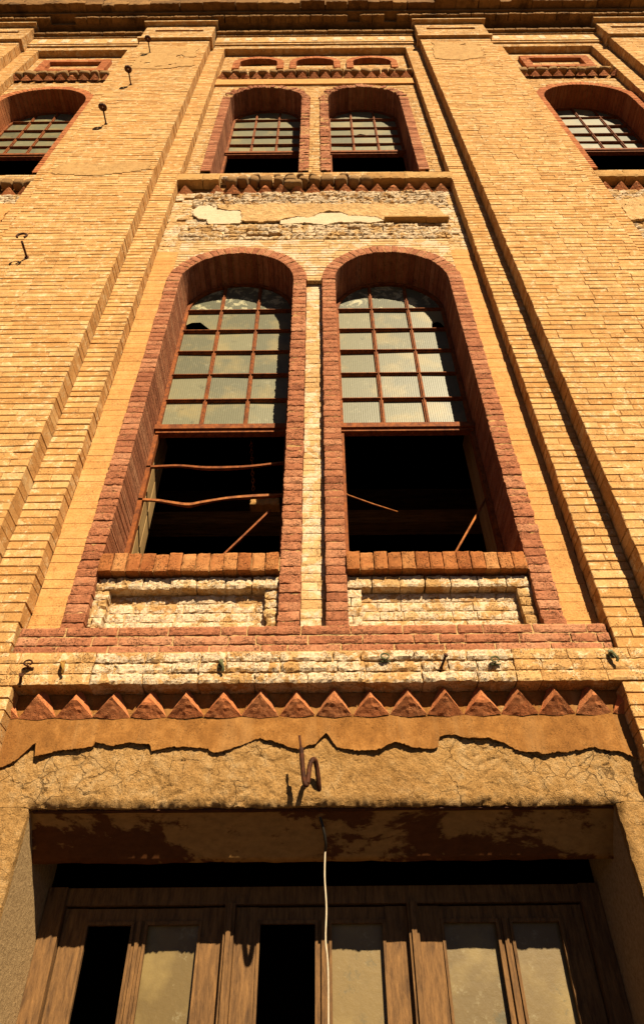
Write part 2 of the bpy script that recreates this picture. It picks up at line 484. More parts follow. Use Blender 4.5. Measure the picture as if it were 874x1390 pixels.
# --- central bay, field around the surrounds
def ext(ops, z, x0, x1, grow=.07, rises=None):
    """intervals of [x0,x1] outside the openings at height z"""
    cuts = []
    for o in ops:
        cx, hw, zb, zs = o
        g = hw + grow
        if z < zb or z > zs + (g if hw > .4 else ATTR + grow): continue
        if z <= zs: w = g
        else:
            rz = g if hw > .4 else ATTR + grow
            w = g * math.sqrt(max(0, 1 - ((z - zs) / rz) ** 2))
        cuts.append((cx - w, cx + w))
    out = []; x = x0
    for a, b in sorted(cuts):
        if a > x + .01: out.append((x, min(a, x1)))
        x = max(x, b)
    if x < x1 - .01: out.append((x, x1))
    return out


# plaster strips left and right of the big windows
for s_ in (-1, 1):
    mb = MB()
    a, b = sorted((s_ * 1.47, s_ * 1.699))
    courses(mb, 3.82, 8.6, [(a, b)], .002, .13, joint=.0032, ch=.0012, jit=.0008, L=.7, jr=(-.3, 1.4))
    mb.box(a, b, .006, .13, 3.82, 8.6)
    mb.build('plaster_strip', 'strip', B)
    mb = MB()
    courses(mb, 8.6, 10.14, [(a, b)], -.002, .05, joint=.006, rough=.006, L=.3, drop=.05)
    mb.build('eroded_edge', 'pale', B)
# central recessed strips
mb = MB(); courses(mb, 3.82, 8.35, [(-.078, .078)], .05, .13, joint=.005, L=.30, half=0, rough=.003, rnd=.004)
mb.box(-.078, .078, .058, .13, 3.82, 8.35); mb.build('centre_strip', 'pale', B)
mb = MB(); courses(mb, 10.45, 14.3, [(-.078, .078)], .03, .09, joint=.007, L=.30, half=0, rough=.007); mb.build('centre_strip', 'cream2', B)
# spandrels: thin pale bricks over the arches
mb = MB(); courses(mb, 7.95, 8.86, lambda z: ext(LOW, z, -1.47, 1.47), -.002, .04, joint=.007, pitch=.055, L=.4, ch=.003)
mb.build('spandrel', 'pale', B)
mb = MB(); courses(mb, 8.86, 9.22, [(-1.52, 1.55)], -.02, .04, joint=.012, rough=.016, L=.26, rnd=.018, drop=.06, pitch=.072); mb.build('eroded_courses', 'cream2', B)
mb = MB(); courses(mb, 9.22, 9.72, [(-1.5, 1.5)], .006, .05, joint=.010, rough=.008); mb.build('backing_courses', 'cream2', B)
mb = MB(); courses(mb, 9.72, 10.14, [(-1.47, 1.6)], -.02, .04, joint=.014, rough=.018, L=.24, rnd=.02, drop=.04, pitch=.07); mb.build('eroded_courses', 'cream', B)


def plaster_patch(name, mat, pts, y, th=.018, amp=.005, res=.014):
    """a torn sheet of plaster: a grid cut to the outline, with thickness"""
    xs = [p[0] for p in pts]; zs = [p[1] for p in pts]
    def inside(x, z):
        c = False; j = len(pts) - 1
        for i in range(len(pts)):
            xi, zi = pts[i]; xj, zj = pts[j]
            if (zi > z) != (zj > z) and x < (xj - xi) * (z - zi) / (zj - zi) + xi: c = not c
            j = i
        return c
    nx = int((max(xs) - min(xs)) / res) + 2; nk = int((max(zs) - min(zs)) / res) + 2
    x0 = min(xs) - res / 2; z0 = min(zs) - res / 2
    cells = set()
    for i in range(nx):
        for k in range(nk):
            x = x0 + (i + .5) * res; z = z0 + (k + .5) * res
            if inside(x + .07 * fbm(x, 3, z, 5, 5), z + .06 * fbm(x, 9, z, 5, 5)) and fbm(x, 5, z, 4.5, 5) > -.36: cells.add((i, k))
    mb = MB(); vi = {}; vs = []
    def V(i, k, back):
        key = (i, k, back)
        if key not in vi:
            x = x0 + i * res + .4 * res * nz(i * .37, 2, k * .41); z = z0 + k * res + .4 * res * nz(i * .37, 8, k * .41)
            vi[key] = len(vs)
            vs.append((x, y + (th if back else 0) + amp * (fbm(x, 0, z, 7, 5) + .4 * nz(x, 3, z, 30)), z))
        return vi[key]
    fs = []
    for i, k in cells:
        fs.append((V(i, k, 0), V(i + 1, k, 0), V(i + 1, k + 1, 0), V(i, k + 1, 0)))
        for (di, dk, e0, e1) in ((0, -1, (0, 0), (1, 0)), (1, 0, (1, 0), (1, 1)), (0, 1, (1, 1), (0, 1)), (-1, 0, (0, 1), (0, 0))):
            if (i + di, k + dk) not in cells:
                fs.append((V(i + e0[0], k + e0[1], 1), V(i + e1[0], k + e1[1], 1), V(i + e1[0], k + e1[1], 0), V(i + e0[0], k + e0[1], 0)))
    mb.add(vs, fs)
    return mb.build(name, mat, B)


plaster_patch('plaster_patch', 'whitepl', [(-1.45, 9.625), (-1.41, 9.709), (-1.198, 9.724), (-1.167, 9.62), (-1.035, 9.603), (-.83, 9.604), (-.82, 9.341), (-.857, 9.244), (-1.216, 9.251), (-1.249, 9.371), (-1.347, 9.373)], -.018)
plaster_patch('plaster_patch', 'tanpl', [(-1.19, 9.752), (.115, 9.759), (.432, 9.745), (1.439, 9.698), (1.532, 9.338), (1.519, 9.272), (.785, 9.286), (.674, 9.377), (.381, 9.406), (.305, 9.521), (.146, 9.547), (.026, 9.458), (-.033, 9.369), (-.19, 9.395), (-.346, 9.353), (-.422, 9.279), (-.841, 9.297), (-.852, 9.567), (-1.034, 9.594), (-1.159, 9.643)], -.026, .02, .016, .012)
plaster_patch('plaster_patch', 'whitepl', [(-.40, 9.30), (-.2, 9.40), (.05, 9.48), (.29, 9.5), (.39, 9.40), (.70, 9.39), (.80, 9.26), (.607, 9.225), (.259, 9.256), (.142, 9.19), (-.1, 9.236), (-.4, 9.22)], -.022)
ln = MB(); ln.brick(.80, 1.28, 9.255, 9.285, -.075, 0, .5); ln.brick(1.285, 1.54, 9.25, 9.288, -.072, 0, .5); ln.build('thin_slab', 'ledge', B)

# upper bay field
mb = MB(); courses(mb, 10.44, 14.8, lambda z: ext(UPP, z, -1.69, 1.69), .0, .05, joint=.007, half=.4)
mb.build('upper_field', 'yellow2', B)
pl = MB(); pl.box(-1.69, 1.69, -.035, .02, 14.52, 14.80); pl.build('plaster_band', 'strip', B)
mb = MB(); courses(mb, 15.15, 16.42, lambda z: ext(ATT, z, -1.69, 1.69, .05), .0, .05, joint=.006); mb.build('attic_field', 'yellow2', B)

# side bays
for s_ in (-1, 1):
    a, b = sorted((s_ * 3.521, s_ * 5.199)); op = SIDE[0 if s_ < 0 else 1]
    mb = MB(); courses(mb, .1, 8.6, [(a, b)], .0, .05, joint=.008)
    courses(mb, 10.44, 14.8, lambda z: ext([op], z, a, b), .0, .05, joint=.007)
    courses(mb, 15.15, 16.42, [(a, b)], .0, .05, joint=.006)
    mb.build('side_bay', 'yellow2', B)
    mb = MB(); courses(mb, 8.6, 10.14, [(a, b)], -.01, .05, joint=.011, rough=.012, rnd=.015, drop=.05, L=.26); mb.build('eroded_courses', 'cream2', B)
    plaster_patch('plaster_patch', 'tanpl' if s_ > 0 else 'strip', [(s_ * 3.62, 9.2), (s_ * 3.58, 9.75), (s_ * 4.2, 9.86), (s_ * 5.1, 9.7), (s_ * 5.1, 9.3), (s_ * 4.5, 9.1), (s_ * 4.1, 9.32)], -.04, .03, .008)
    # framed red panel at the top
    x0, x1 = s_ * 4.36 - .62, s_ * 4.36 + .62
    mb = MB()
    courses(mb, 15.86, 16.0, [(x0, x1)], -.07, 0, joint=.005, pitch=.07); courses(mb, 15.30, 15.42, [(x0, x1)], -.07, 0, joint=.005, pitch=.06)
    courses(mb, 15.42, 15.86, [(x0, x0 + .15), (x1 - .15, x1)], -.07, 0, joint=.005, L=.15)
    mb.build('red_panel_frame', 'red', B)

# band and cornice
def cap_band(x0, x1):
    mb = MB()
    courses(mb, 16.44, 16.62, [(x0, x1)], -.12, 0, joint=.006)
    mb.box(x0, x1, -.15, 0, 16.62, 16.68)
    mb.box(x0 + .004, x1 - .004, -.165, 0, 16.70, 17.08)
    mb.box(x0, x1, -.19, 0, 17.085, 17.13)
    mb.build('frieze_band', 'yellow2', B)
    k = int((x1 - x0) / .42)
    for i in range(k):
        xx = x0 + (i + .5) * (x1 - x0) / k
        w = MB(); w.rbrick(xx - U(.04, .08), xx + U(.04, .08), 16.76 + U(0, .06), 17.0, -.174, -.16, .5, .006); w.build('plaster_mark', 'whitepl', B)
    d = MB()
    courses(d, 17.135, 17.24, [(x0, x1)], -.25, 0, joint=.012, L=.22, half=0, pitch=.105, rough=.008)
    d.build('brick_dentil_course', 'cornice', B)


for a, b in ((-1.9, 1.9), (-5.45, -3.27), (3.27, 5.45)): cap_band(a, b)
cn = MB()
cn.box(-9, 9, -.34, 0, 17.365, 17.62)
courses(cn, 17.37, 17.47, [(-9, 9)], -.46, -.2, joint=.015, L=.24, half=0, pitch=.10, rough=.012, drop=.04)
cn.box(-9, 9, -.50, 0, 17.475, 17.56)
x = -9
while x < 9:
    l = U(.2, .6)
    cn.rbrick(x, x + l - U(.005, .02), 17.56, 17.56 + U(.16, .24), -.645 + U(-.03, .02), 0, R(), .015, cell=.05)
    x += l
cn.box(-9, 9, -.52, -.1, 17.7, 19.2)
x = -9
while x < 9:
    l = U(.25, .6)
    cn.rbrick(x, x + l - .012, 17.78, 19.15, -.56, 0, R(), .01, cell=.08)
    x += l
cn.build('cornice', 'cornice', B)

# --- ledges with pyramid dentils
def pyr_mesh(sd=0, chip=0):
    mb = MB(); w = .100
    Lp = (-w, .0, 0); Rp = (w, .0, 0); Bp = (0, .0, -.012); Ap = (0, -.085, .080); T = (0, 0, .17)
    for tri in ((Lp, Bp, Ap), (Bp, Rp, Ap), (Rp, T, Ap), (T, Lp, Ap)):
        n = 7; vs = []; ix = {}
        a, b, c = [Vector(q) for q in tri]; nn = (b - a).cross(c - a).normalized()
        for i in range(n + 1):
            for k in range(n + 1 - i):
                u = i / n; v = k / n
                p = a * (1 - u - v) + b * u + c * v
                q = fbm(p.x + sd, p.y, p.z, 40, 3) * .004
                if chip and p.y < -.085 + chip: p = p + Vector((0, (-.085 + chip - p.y) * .8, 0))
                e = min(u, v, 1 - u - v)
                ix[i, k] = len(vs); vs.append(tuple(p + nn * q * (1 if e > 0 else .0) + Vector((nz(p.x + sd, p.y, p.z, 50), nz(p.y, p.z + sd, p.x, 50), nz(p.z, p.x + sd, p.y, 50))) * .0025))
        fs = []
        for i in range(n):
            for k in range(n - i):
                fs.append((ix[i, k], ix[i + 1, k], ix[i, k + 1]))
                if i + k < n - 1: fs.append((ix[i + 1, k], ix[i + 1, k + 1], ix[i, k + 1]))
        mb.add(vs, fs)
    return mb.build('pyramid_dentil', 'dentil', B)


PYR = [pyr_mesh(i * 1.7, c) for i, c in enumerate((0, .006, .012, 0, .03, .004, .018, 0))]; pyn = [0]


def pyramid(x, z, s=1.0, y=0.0):
    i = pyn[0]; pyn[0] += 1
    if i < len(PYR): o = PYR[i]
    else: o = random.choice(PYR).copy(); col.objects.link(o); o.parent = B
    o.location = (x, y, z); o.scale = (s * U(.96, 1.02), s * U(.9, 1.05), s * U(.94, 1.05)); o.rotation_euler = (U(-.04, .04), U(-.035, .035), U(-.06, .06))


for k in range(-1, 17): pyramid(-1.47 + .198 * k, 3.292, 1.0, -.022)
for k in range(17):
    if k in (1,): continue
    pyramid(-1.60 + .198 * k, 10.12)
for k in range(17): pyramid(-1.60 + .198 * k, 14.865, .95, -.03)
for s_ in (-1, 1):
    for k in range(9):
        if s_ < 0 and k % 4 == 3: continue
        pyramid(s_ * (3.6 + .198 * k), 10.12)
    for k in range(9): pyramid(s_ * (3.6 + .198 * k), 14.865, .95, -.03)


def stone_mesh(seed):
    import bmesh
    bm = bmesh.new(); bmesh.ops.create_icosphere(bm, subdivisions=3, radius=1)
    for v in bm.verts:
        p = v.co
        q = Vector([math.copysign(abs(c) ** .55, c) for c in p])
        q *= 1 + .16 * fbm(p.x + seed, p.y, p.z, 1.6, 4)
        v.co = q
    me = bpy.data.meshes.new('corbel_stone'); bm.to_mesh(me); bm.free(); me.shade_smooth()
    me.materials.append(M['stone'])
    at = me.attributes.new('tint', 'FLOAT', 'FACE'); at.data.foreach_set('value', [.5] * len(me.polygons))
    return me


SM = [stone_mesh(i * 3.3) for i in range(6)]


def stone(x, y, z, a, b, c):
    o = bpy.data.objects.new('corbel_stone', random.choice(SM)); col.objects.link(o); o.parent = B
    o.location = (x, y, z); o.scale = (a, b, c); o.rotation_euler = (U(-.1, .1), U(-.15, .15), U(-.2, .2))


def ledge(x0, x1, z0, z1, yf=-.13):
    mb = MB(); x = x0
    while x < x1:
        l = min(U(.25, .5), x1 - x)
        if x1 - x - l < .12: l = x1 - x
        mb.rbrick(x, x + l - .006, z0, z1, yf, 0, R(), .006, cell=.03, rnd=.012); x += l
    return mb.build('stone_ledge', 'ledge', B)


ledge(-1.73, -1.18, 10.25, 10.43); ledge(.66, 1.73, 10.25, 10.43)
mb = MB(); courses(mb, 10.38, 10.44, [(-1.18, .66)], -.09, 0, joint=.012, rough=.02, L=.22, pitch=.06, drop=.15, rnd=.02); mb.build('broken_ledge_top', 'cream2', B)
x = -1.10
while x < .62:
    w = U(.055, .085)
    stone(x + w, -.055, 10.30 + U(-.02, .03), w, .075, U(.06, .085))
    if R() < .35: stone(x + w + U(-.05, .05), -.06, 10.40, w * .8, .07, .035)
    x += 2 * w + U(.0, .03)
for k in range(4): stone(U(-.45, .1), -.05, 10.22, .06, .07, .05)
# rubble over the upper windows
x = -1.62
while x < 1.6:
    w = U(.05, .11); stone(x + w, -.06, 15.00 + U(-.02, .02), w, .07, U(.045, .07)); x += 2 * w + U(-.01, .02)
mb = MB(); courses(mb, 15.06, 15.14, [(-.4, .5)], -.11, 0, joint=.01, rough=.02, pitch=.08, L=.3, rnd=.02); mb.build('broken_ledge_top', 'ledge', B)
for s_ in (-1, 1):
    a, b = sorted((s_ * 3.50, s_ * 5.2))
    if s_ > 0: ledge(a, b, 10.25, 10.43)
    else:
        ledge(a, a + .5, 10.25, 10.43)
        x = a + .55
        while x < b - .1: w = U(.05, .09); stone(x + w, -.05, 10.31, w, .07, .075); x += 2 * w + .01
    x = a
    while x < b - .1: w = U(.06, .11); stone(x + w, -.06, 15.02 + U(-.03, .03), w, .07, U(.05, .085)); x += 2 * w + U(0, .03)
    mb = MB(); courses(mb, 15.06, 15.14, [(a, b)], -.10, 0, joint=.01, rough=.02, pitch=.08, drop=.5); mb.build('broken_ledge_top', 'ledge', B)

for a, b, za, zc in ((-3.12, -2.05, 14.5, 15.9), (2.05, 2.95, 14.9, 16.1), (-3.2, -2.0, 10.0, 10.45)):
    plaster_patch('mortar_repair', 'wash', [(a, za + .1), ((a + b) / 2, za), (b, za + .2), (b - .05, zc), ((a + b) / 2, zc - .1), (a + .1, zc)], -.279, .012, .003, .03)
# --- windows
def ring_map(cx, zs):
    # local: x = angle, z = radius -> world
    return lambda a, y, r: (cx + r * math.cos(a), y, zs + r * math.sin(a))


def surround(win, op, w=.135, yb=.36, worn=0.0, z_low=None, wr=None, joint=.007, sides=('L', 'R')):
    cx, hw, zb, zs = op; mb = MB(); zl = zb if z_low is None else z_low
    wr = wr or {}
    n = round((zs - zl) / .0675); p = (zs - zl) / n
    for sd in (-1, 1):
        wx = wr.get(sd, w)
        for r in range(n):
            za = zl + r * p; z2 = za + p - joint
            a, b = sorted((cx + sd * hw, cx + sd * (hw + wx + U(-.004, .004))))
            t = max(.02, min(.98, random.gauss(.5, .22)))
            wn = worn(sd, za) if callable(worn) else worn
            back = yb if za > zb - .05 else .13
            if wn > 0: mb.rbrick(a, b, za, z2, -.03 + U(-.6, .6) * wn, back, t, wn, rnd=.006)
            else: mb.brick(a, b, za, z2, -.03, back, t, jit=.002)
        a, b = sorted((cx + sd * (hw + .008), cx + sd * (hw + wx - .008)))
        mb.box(a, b, -.022, yb - .01, zb, zs, -.1); mb.box(a, b, -.020, .13, zl, zb, -.6)
    # voussoirs
    fn = ring_map(cx, zs); k = round(PI * (hw + .03) / .07); da = PI / k
    for i in range(k):
        a0 = i * da; t = max(.02, min(.98, random.gauss(.5, .22)))
        g = .007 / hw
        out_ = hw + w + U(-.006, .006) + (0 if zs < 9 else U(-.03, .02))
        wn = worn(0, a0) if callable(worn) else worn
        rr = fn
        # split in angle so the bricks follow the curve
        if wn > 0:
            mb.rbrick(a0, a0 + da - g, hw, out_, -.03 + U(-.6, .6) * wn, yb, t, min(wn, .016), fn=rr, cell=.02, rnd=.006)
        else:
            mb.brick(a0, a0 + da - g, hw, out_, -.03, yb, t, fn=rr, ch=.003, jit=.001)
    for i in range(24):
        a0 = i * PI / 24
        mb.box(a0, a0 + PI / 24, -.022, yb - .01, hw + .008, hw + w - .008, -.1, fn=fn)
    return mb.build('brick_surround', 'redworn' if worn else 'red', win)


def arc_strip(mb, cx, zs, r0, r1, y0, y1, n=24):
    fn = ring_map(cx, zs)
    for i in range(n): mb.box(i * PI / n, (i + 1) * PI / n, y0, y1, r0, r1, .5, fn=fn)


def window(op, cols_, bars, rail, label, broken=None, worn=0.0, z_low=None, wr=None, frame_y=.35, dark_top=True, missing=()):
    cx, hw, zb, zs = op
    W = bpy.data.objects.new('arched_window', None); col.objects.link(W); W.parent = B
    if label: W['label'] = label
    surround(W, op, worn=worn, z_low=z_low, wr=wr)
    fy = frame_y; fr = MB(); h = hw - .004
    for s_ in (-1, 1):
        a, b = sorted((cx + s_ * h, cx + s_ * (h - .035)))
        fr.box(a, b, fy - .02, fy + .03, zb, zs)
    arc_strip(fr, cx, zs, h - .035, h, fy - .02, fy + .03)
    xs = [cx - h + 2 * h * i / cols_ for i in range(cols_ + 1)]
    for xq in xs[1:-1]:
        zt = arch_z((cx, h - .03, zb, zs), xq)
        fr.box(xq - .017, xq + .017, fy - .016, fy + .02, rail, zt)
        fr.box(xq - .005, xq + .005, fy - .03, fy - .016, rail, zt)
    for zq in bars:
        w_ = h - .03 if zq <= zs else math.sqrt(max(.0, (h - .03) ** 2 - (zq - zs) ** 2))
        fr.box(cx - w_, cx + w_, fy - .018, fy + .018, zq - .014, zq + .014)
        fr.box(cx - w_, cx + w_, fy - .032, fy - .018, zq - .004, zq + .004)
    fr.box(cx - h + .0, cx + h - .0, fy - .055, fy + .025, rail - .045, rail + .01)
    fr.box(cx - h + .01, cx + h - .01, fy - .035, fy + .025, rail - .075, rail - .048)
    fr.build('frame', 'rust', W)
    # panes of glass, one mesh
    g = MB(); zz = [rail + .01] + list(bars)
    zz_top = zs + h
    for c in range(cols_):
        xa, xb = xs[c] + .012, xs[c + 1] - .012
        for r in range(len(zz)):
            top = r == len(zz) - 1
            za = zz[r] + .008
            tilt = (U(-.02, .02), U(-.02, .02))
            t = U(.2, 1)
            if top and dark_top: t = .0
            yy = lambda x, z: fy + .004 + (x - (xa + xb) / 2) * tilt[0] + (z - za) * tilt[1]
            poly = [(xa, za), (xb, za)]
            def lim(x): return arch_z((cx, h - .012, zb, zs), x)
            zt = zz[r + 1] - .008 if not top else zz_top
            for i in range(9):
                xx = xb + (xa - xb) * i / 8
                poly.append((xx, max(za + .001, min(zt, lim(xx)))))
            if broken and (c, r) in broken:
                bp = broken[(c, r)]
                poly = [(xa, za)] + bp + [(xb, za)] + poly[2:]
                # pieces: columns so the notch stays concave-safe
            g.add([(x, yy(x, z), z) for x, z in poly], [tuple(range(len(poly)))], t)
    g.build('pane', 'glass', W)
    return W


pit = .375
lb = [6.44, 6.815, 7.19, 7.56, 7.94]
fr_worn = lambda sd, z: .007 if (sd != 0 and z < 5.4) else .0
wl = window(LOW[0], 3, lb, 6.06, 'tall arched window with sagging broken glazing bars in its empty lower half',
            broken={(0, 4): [(-1.33, 7.62), (-1.32, 7.71), (-1.27, 7.755), (-1.18, 7.76), (-1.10, 7.66), (-1.05, 7.60), (-1.03, 7.572)]},
            worn=lambda sd, z: (.009 if sd > 0 else (.008 if z < 5.3 else .0022)) if sd != 0 else .006, z_low=3.82, wr={1: .13})
wr_ = window(LOW[1], 3, lb, 6.06, 'tall arched window with an empty lower half and one leaning rod',
             broken={(2, 4): [(1.19, 7.60), (1.20, 7.70), (1.26, 7.725), (1.29, 7.70)]},
             worn=lambda sd, z: (.004 if sd < 0 else (.008 if z < 6.0 else .004)) if sd != 0 else .006, z_low=3.82, wr={-1: .13})
ub = [12.74, 13.09, 13.46, 13.86]
window(UPP[0], 3, ub, 12.37, 'upper arched window with fully glazed top', worn=lambda sd, z: .014 if sd > 0 else (.0 if sd < 0 else .020), wr={1: .13}, dark_top=False)
window(UPP[1], 3, ub, 12.37, 'upper arched window with a jagged hole in one pane', worn=lambda sd, z: .014 if sd < 0 else (.0 if sd > 0 else .016), wr={-1: .13}, dark_top=False,
       broken={(1, 2): [(.66, 13.11), (.665, 13.21), (.72, 13.25), (.80, 13.21), (.83, 13.11)]})
for op in SIDE: window(op, 4, ub, 12.37, None, worn=.0, dark_top=False)
for op in ATT:
    cx, hw, zb, zs = op
    A = bpy.data.objects.new('attic_window', None); col.objects.link(A); A.parent = B
    mb = MB(); k = 17
    for i in range(k):
        def fn(a, y, r, cx=cx, zs=zs, hw=hw): return (cx + r * math.cos(a), y, zs + (r - hw + ATTR) * math.sin(a))
        a0 = i * PI / k
        mb.brick(a0, a0 + PI / k - .012, hw, hw + .12, -.04, .055, random.gauss(.5, .2), fn=fn, ch=.003)
    for s_ in (-1, 1):
        a, b = sorted((cx + s_ * hw, cx + s_ * (hw + .12)))
        courses(mb, zb - .3, zs, [(a, b)], -.04, .055, joint=.005, L=.13, half=0)
    mb.build('brick_surround', 'red', A)
    s = MB(); s.box(cx - hw, cx + hw, .1, .2, zb - .5, zb - .03); s.build('sill', 'ledge', A)

# sills, panels under the big windows
for i, op in enumerate(LOW):
    cx, hw, zb, zs = op
    mb = MB(); x = cx - hw + .003; x1 = cx + hw - .003; n = 13; w = (x1 - x) / n
    for k in range(n):
        mb.rbrick(x + k * w, x + (k + 1) * w - .007, 4.245, 4.385 + U(-.012, .004), -.055 + U(-.006, .006), .30, R(), .0045, rnd=.008)
    mb.box(x, x1, -.032, .3, 4.25, 4.36, -.2)
    mb.build('brick_sill', 'sill', wl if i == 0 else wr_)
    P = MB()
    a, b = cx - hw + .002, cx + hw - .002
    rg = .016 if i == 0 else .007
    courses(P, 4.15, 4.24, [(a, b)], .005, .13, joint=.008, rough=rg, pitch=.09, L=.17, half=0, rnd=.010)
    fw = .085
    courses(P, 3.82, 4.15, [(a, a + fw), (b - fw, b)], .02, .13, joint=.006, rough=rg * .8, L=fw * 1.2, half=0)
    P.build('panel_frame', 'cream2', B)
    P = MB(); courses(P, 3.82, 4.15, [(a + fw, b - fw)], .075, .13, joint=.008, rough=rg * .6, rnd=.008); P.box(a, b, .085, .128, 3.80, 4.2, -.6)
    P.build('recessed_panel', 'cream' if i == 0 else 'cream', B)
    # lining boards inside the reveal
    for s_ in (-1, 1):
        lnb = MB(); xx = cx + s_ * (hw + .015)
        for q in range(3): lnb.brick(xx - .012, xx + .012, 4.3, 6.3, .385 + q * .13, .505 + q * .13, .5, ch=.001)
        lnb.build('lining_board', 'board', wl if i == 0 else wr_)

# red band and the salt-crusted courses over the doorway
mb = MB(); courses(mb, 3.632, 3.818, [(-1.69, 1.69)], -.09, .05, joint=.011, pitch=.062, L=.30, rough=.005, rnd=.008)
mb.box(-1.69, 1.69, -.079, .05, 3.632, 3.812, -.6); mb.build('red_brick_band', 'redworn', B)
mb = MB(); courses(mb, 3.432, 3.630, [(-1.20, 1.10)], -.128, .0, joint=.010, pitch=.066, L=.30, rough=.010, rnd=.012)
mb.box(-1.20, 1.10, -.110, .05, 3.44, 3.63, -.6); mb.build('crusted_courses', 'cream', B)
for a, b in ((-1.948, -1.205), (1.105, 1.948)):
    mb = MB(); courses(mb, 3.432, 3.630, [(a, b)], -.125, .0, joint=.007, pitch=.066, L=.34, rough=.004, rnd=.006)
    mb.box(a + .003, b - .003, -.117, .05, 3.436, 3.63, -.6); mb.build('ledge_courses', 'yellow2', B)
for a, b in ((-1.948, -1.61), (1.66, 1.948)):
    mb = MB(); courses(mb, .1, 3.428, [(a, b)], -.12, .05, joint=.008); mb.box(a + .006, b - .006, -.112, .05, 0, 3.428, .3); mb.build('door_pier', 'yellow', B)

# --- doorway: rough plaster, skin of smooth render, soffit, reveals
DL, DR, DT = -1.395, 1.49, 2.845


def rough_sheet(x0, x1, z0, z1, res, edge_bottom=False, amp=.021, edge=None, name='rough_plaster'):
    nx = int((x1 - x0) / res); nk = int((z1 - z0) / (res * .8)); mb = MB(); vs = []
    for k in range(nk + 1):
        for i in range(nx + 1):
            x = x0 + (x1 - x0) * i / nx; c = k / nk
            z = z0 + (z1 - z0) * c
            y = -amp * (fbm(x, 1, z, 4.5, 6) * 1.6 + .45 * abs(fbm(x, 4, z, 22, 4)) + .16 * nz(x, 7, z, 95))
            # broken cakes of plaster
            d = noise.voronoi(Vector((x * 8 + .5 * nz(x, 0, z, 9), 0, z * 8 + .5 * nz(z, 3, x, 9))))[0]
            gap = d[1] - d[0]
            if gap < .07 and nz(x, 6, z, 1.7) > -.15: y += .010 * (1 - gap / .07)
            if edge_bottom and DL - .01 < x < DR + .01:
                dz = z - z0
                if dz < .04: y += .024 * (1 - dz / .04) ** 2 * (1 + .6 * nz(x, 2, 0, 9) + .6 * nz(x, 2, 3, 31) + .4 * nz(x, 5, 3, 80))
                z += (1 - c) ** 3 * (.016 * fbm(x, 0, 5, 7, 5) + .004 * nz(x, 1, 1, 70))
            if edge:
                de = abs(x - edge)
                if de < .035: y += .022 * (1 - de / .035) ** 2 * (1 + nz(z, 2, 0, 12))
                if de < .05: x += .008 * fbm(z, 0, 3, 9, 3) * (1 - de / .05)
            vs.append((x, y, z))
    q = nx + 1
    fs = [(k * q + i, k * q + i + 1, (k + 1) * q + i + 1, (k + 1) * q + i) for k in range(nk) for i in range(nx)]
    mb.add(vs, fs)
    # back return so the sheet is a solid slab
    for seq in ([(0, i) for i in range(nx + 1)],):
        for i in range(nx):
            a = vs[i]; b = vs[i + 1]
            mb.add([a, b, (b[0], .06, b[2] + .0), (a[0], .06, a[2])], [(0, 3, 2, 1)])
    for i0 in (0, nx):
        for k in range(nk):
            a = vs[k * q + i0]; b = vs[(k + 1) * q + i0]
            mb.add([a, b, (b[0], .06, b[2]), (a[0], .06, a[2])], [(0, 1, 2, 3)])
    return mb.build(name, 'rough', B, smooth=True)


rough_sheet(-1.61, 1.66, DT, 3.34, .0085, True, name='cracked_plaster_lintel')
rough_sheet(-1.61, DL, 0.0, DT - .002, .010, edge=DL, name='plaster_jamb')
rough_sheet(DR, 1.66, 0.0, DT - .002, .010, edge=DR, name='plaster_jamb')
lt = MB(); lt.box(-1.60, 1.65, .055, .6, DT + .012, 3.34); lt.build('door_lintel', 'soffit', B)
sf = MB(); nxs = 120; rows_ = 10; vs = []
for k in range(rows_ + 1):
    for i in range(nxs + 1):
        c = k / rows_; x = DL - .01 + (DR - DL + .02) * i / nxs
        sag = .012 * fbm(x, c, 0, 3, 4)
        vs.append((x, .06 + .20 * c, DT + .004 - .185 * c ** 1.2 + sag + (.008 * fbm(x, 9, 0, 8, 4) if k == rows_ else 0)))
vs += [(x, y + .02, z + .03) for x, y, z in vs[rows_ * (nxs + 1):]]
sf.add(vs, [(k * (nxs + 1) + i, (k + 1) * (nxs + 1) + i, (k + 1) * (nxs + 1) + i + 1, k * (nxs + 1) + i + 1) for k in range(rows_ + 1) for i in range(nxs)])
sf.build('sloping_soffit', 'soffit', B, smooth=True)
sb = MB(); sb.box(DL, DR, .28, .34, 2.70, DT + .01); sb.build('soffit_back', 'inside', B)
rb = MB(); rb.box(DL + .01, DR - .01, .045, .10, DT - .006, DT + .010); rb.build('steel_flange', 'rustdark', B)
for a, b in ((-1.60, DL - .004), (DR + .004, 1.65)):
    jb = MB(); jb.box(a, b, .055, .62, 0, DT + .01); jb.build('door_reveal', 'grey', B)
# overhang backing behind the dentils
bk = MB(); bk.box(-1.61, 1.66, -.008, .05, 3.28, 3.428); bk.build('dentil_backing', 'skin', B)

SK = [(-1.62, 3.02), (-1.582, 3.033), (-1.517, 3.067), (-1.436, 3.159), (-1.424, 3.085), (-1.303, 3.113), (-1.135, 3.13), (-1.125, 3.156), (-1.04, 3.135), (-.948, 3.154), (-.84, 3.142), (-.829, 3.108), (-.752, 3.127), (-.657, 3.132), (-.54, 3.119), (-.519, 3.096), (-.425, 3.114), (-.276, 3.172), (-.159, 3.141), (-.082, 3.111), (.014, 3.14), (.037, 3.169), (.072, 3.199), (.123, 3.119), (.208, 3.099), (.322, 3.098), (.43, 3.146), (.514, 3.116), (.608, 3.109), (.648, 3.12), (.659, 3.173), (.705, 3.187), (.808, 3.166), (.913, 3.161), (.994, 3.131), (1.062, 3.092), (1.193, 3.081), (1.367, 3.095), (1.447, 3.108), (1.517, 3.088), (1.555, 3.087), (1.671, 3.039)]


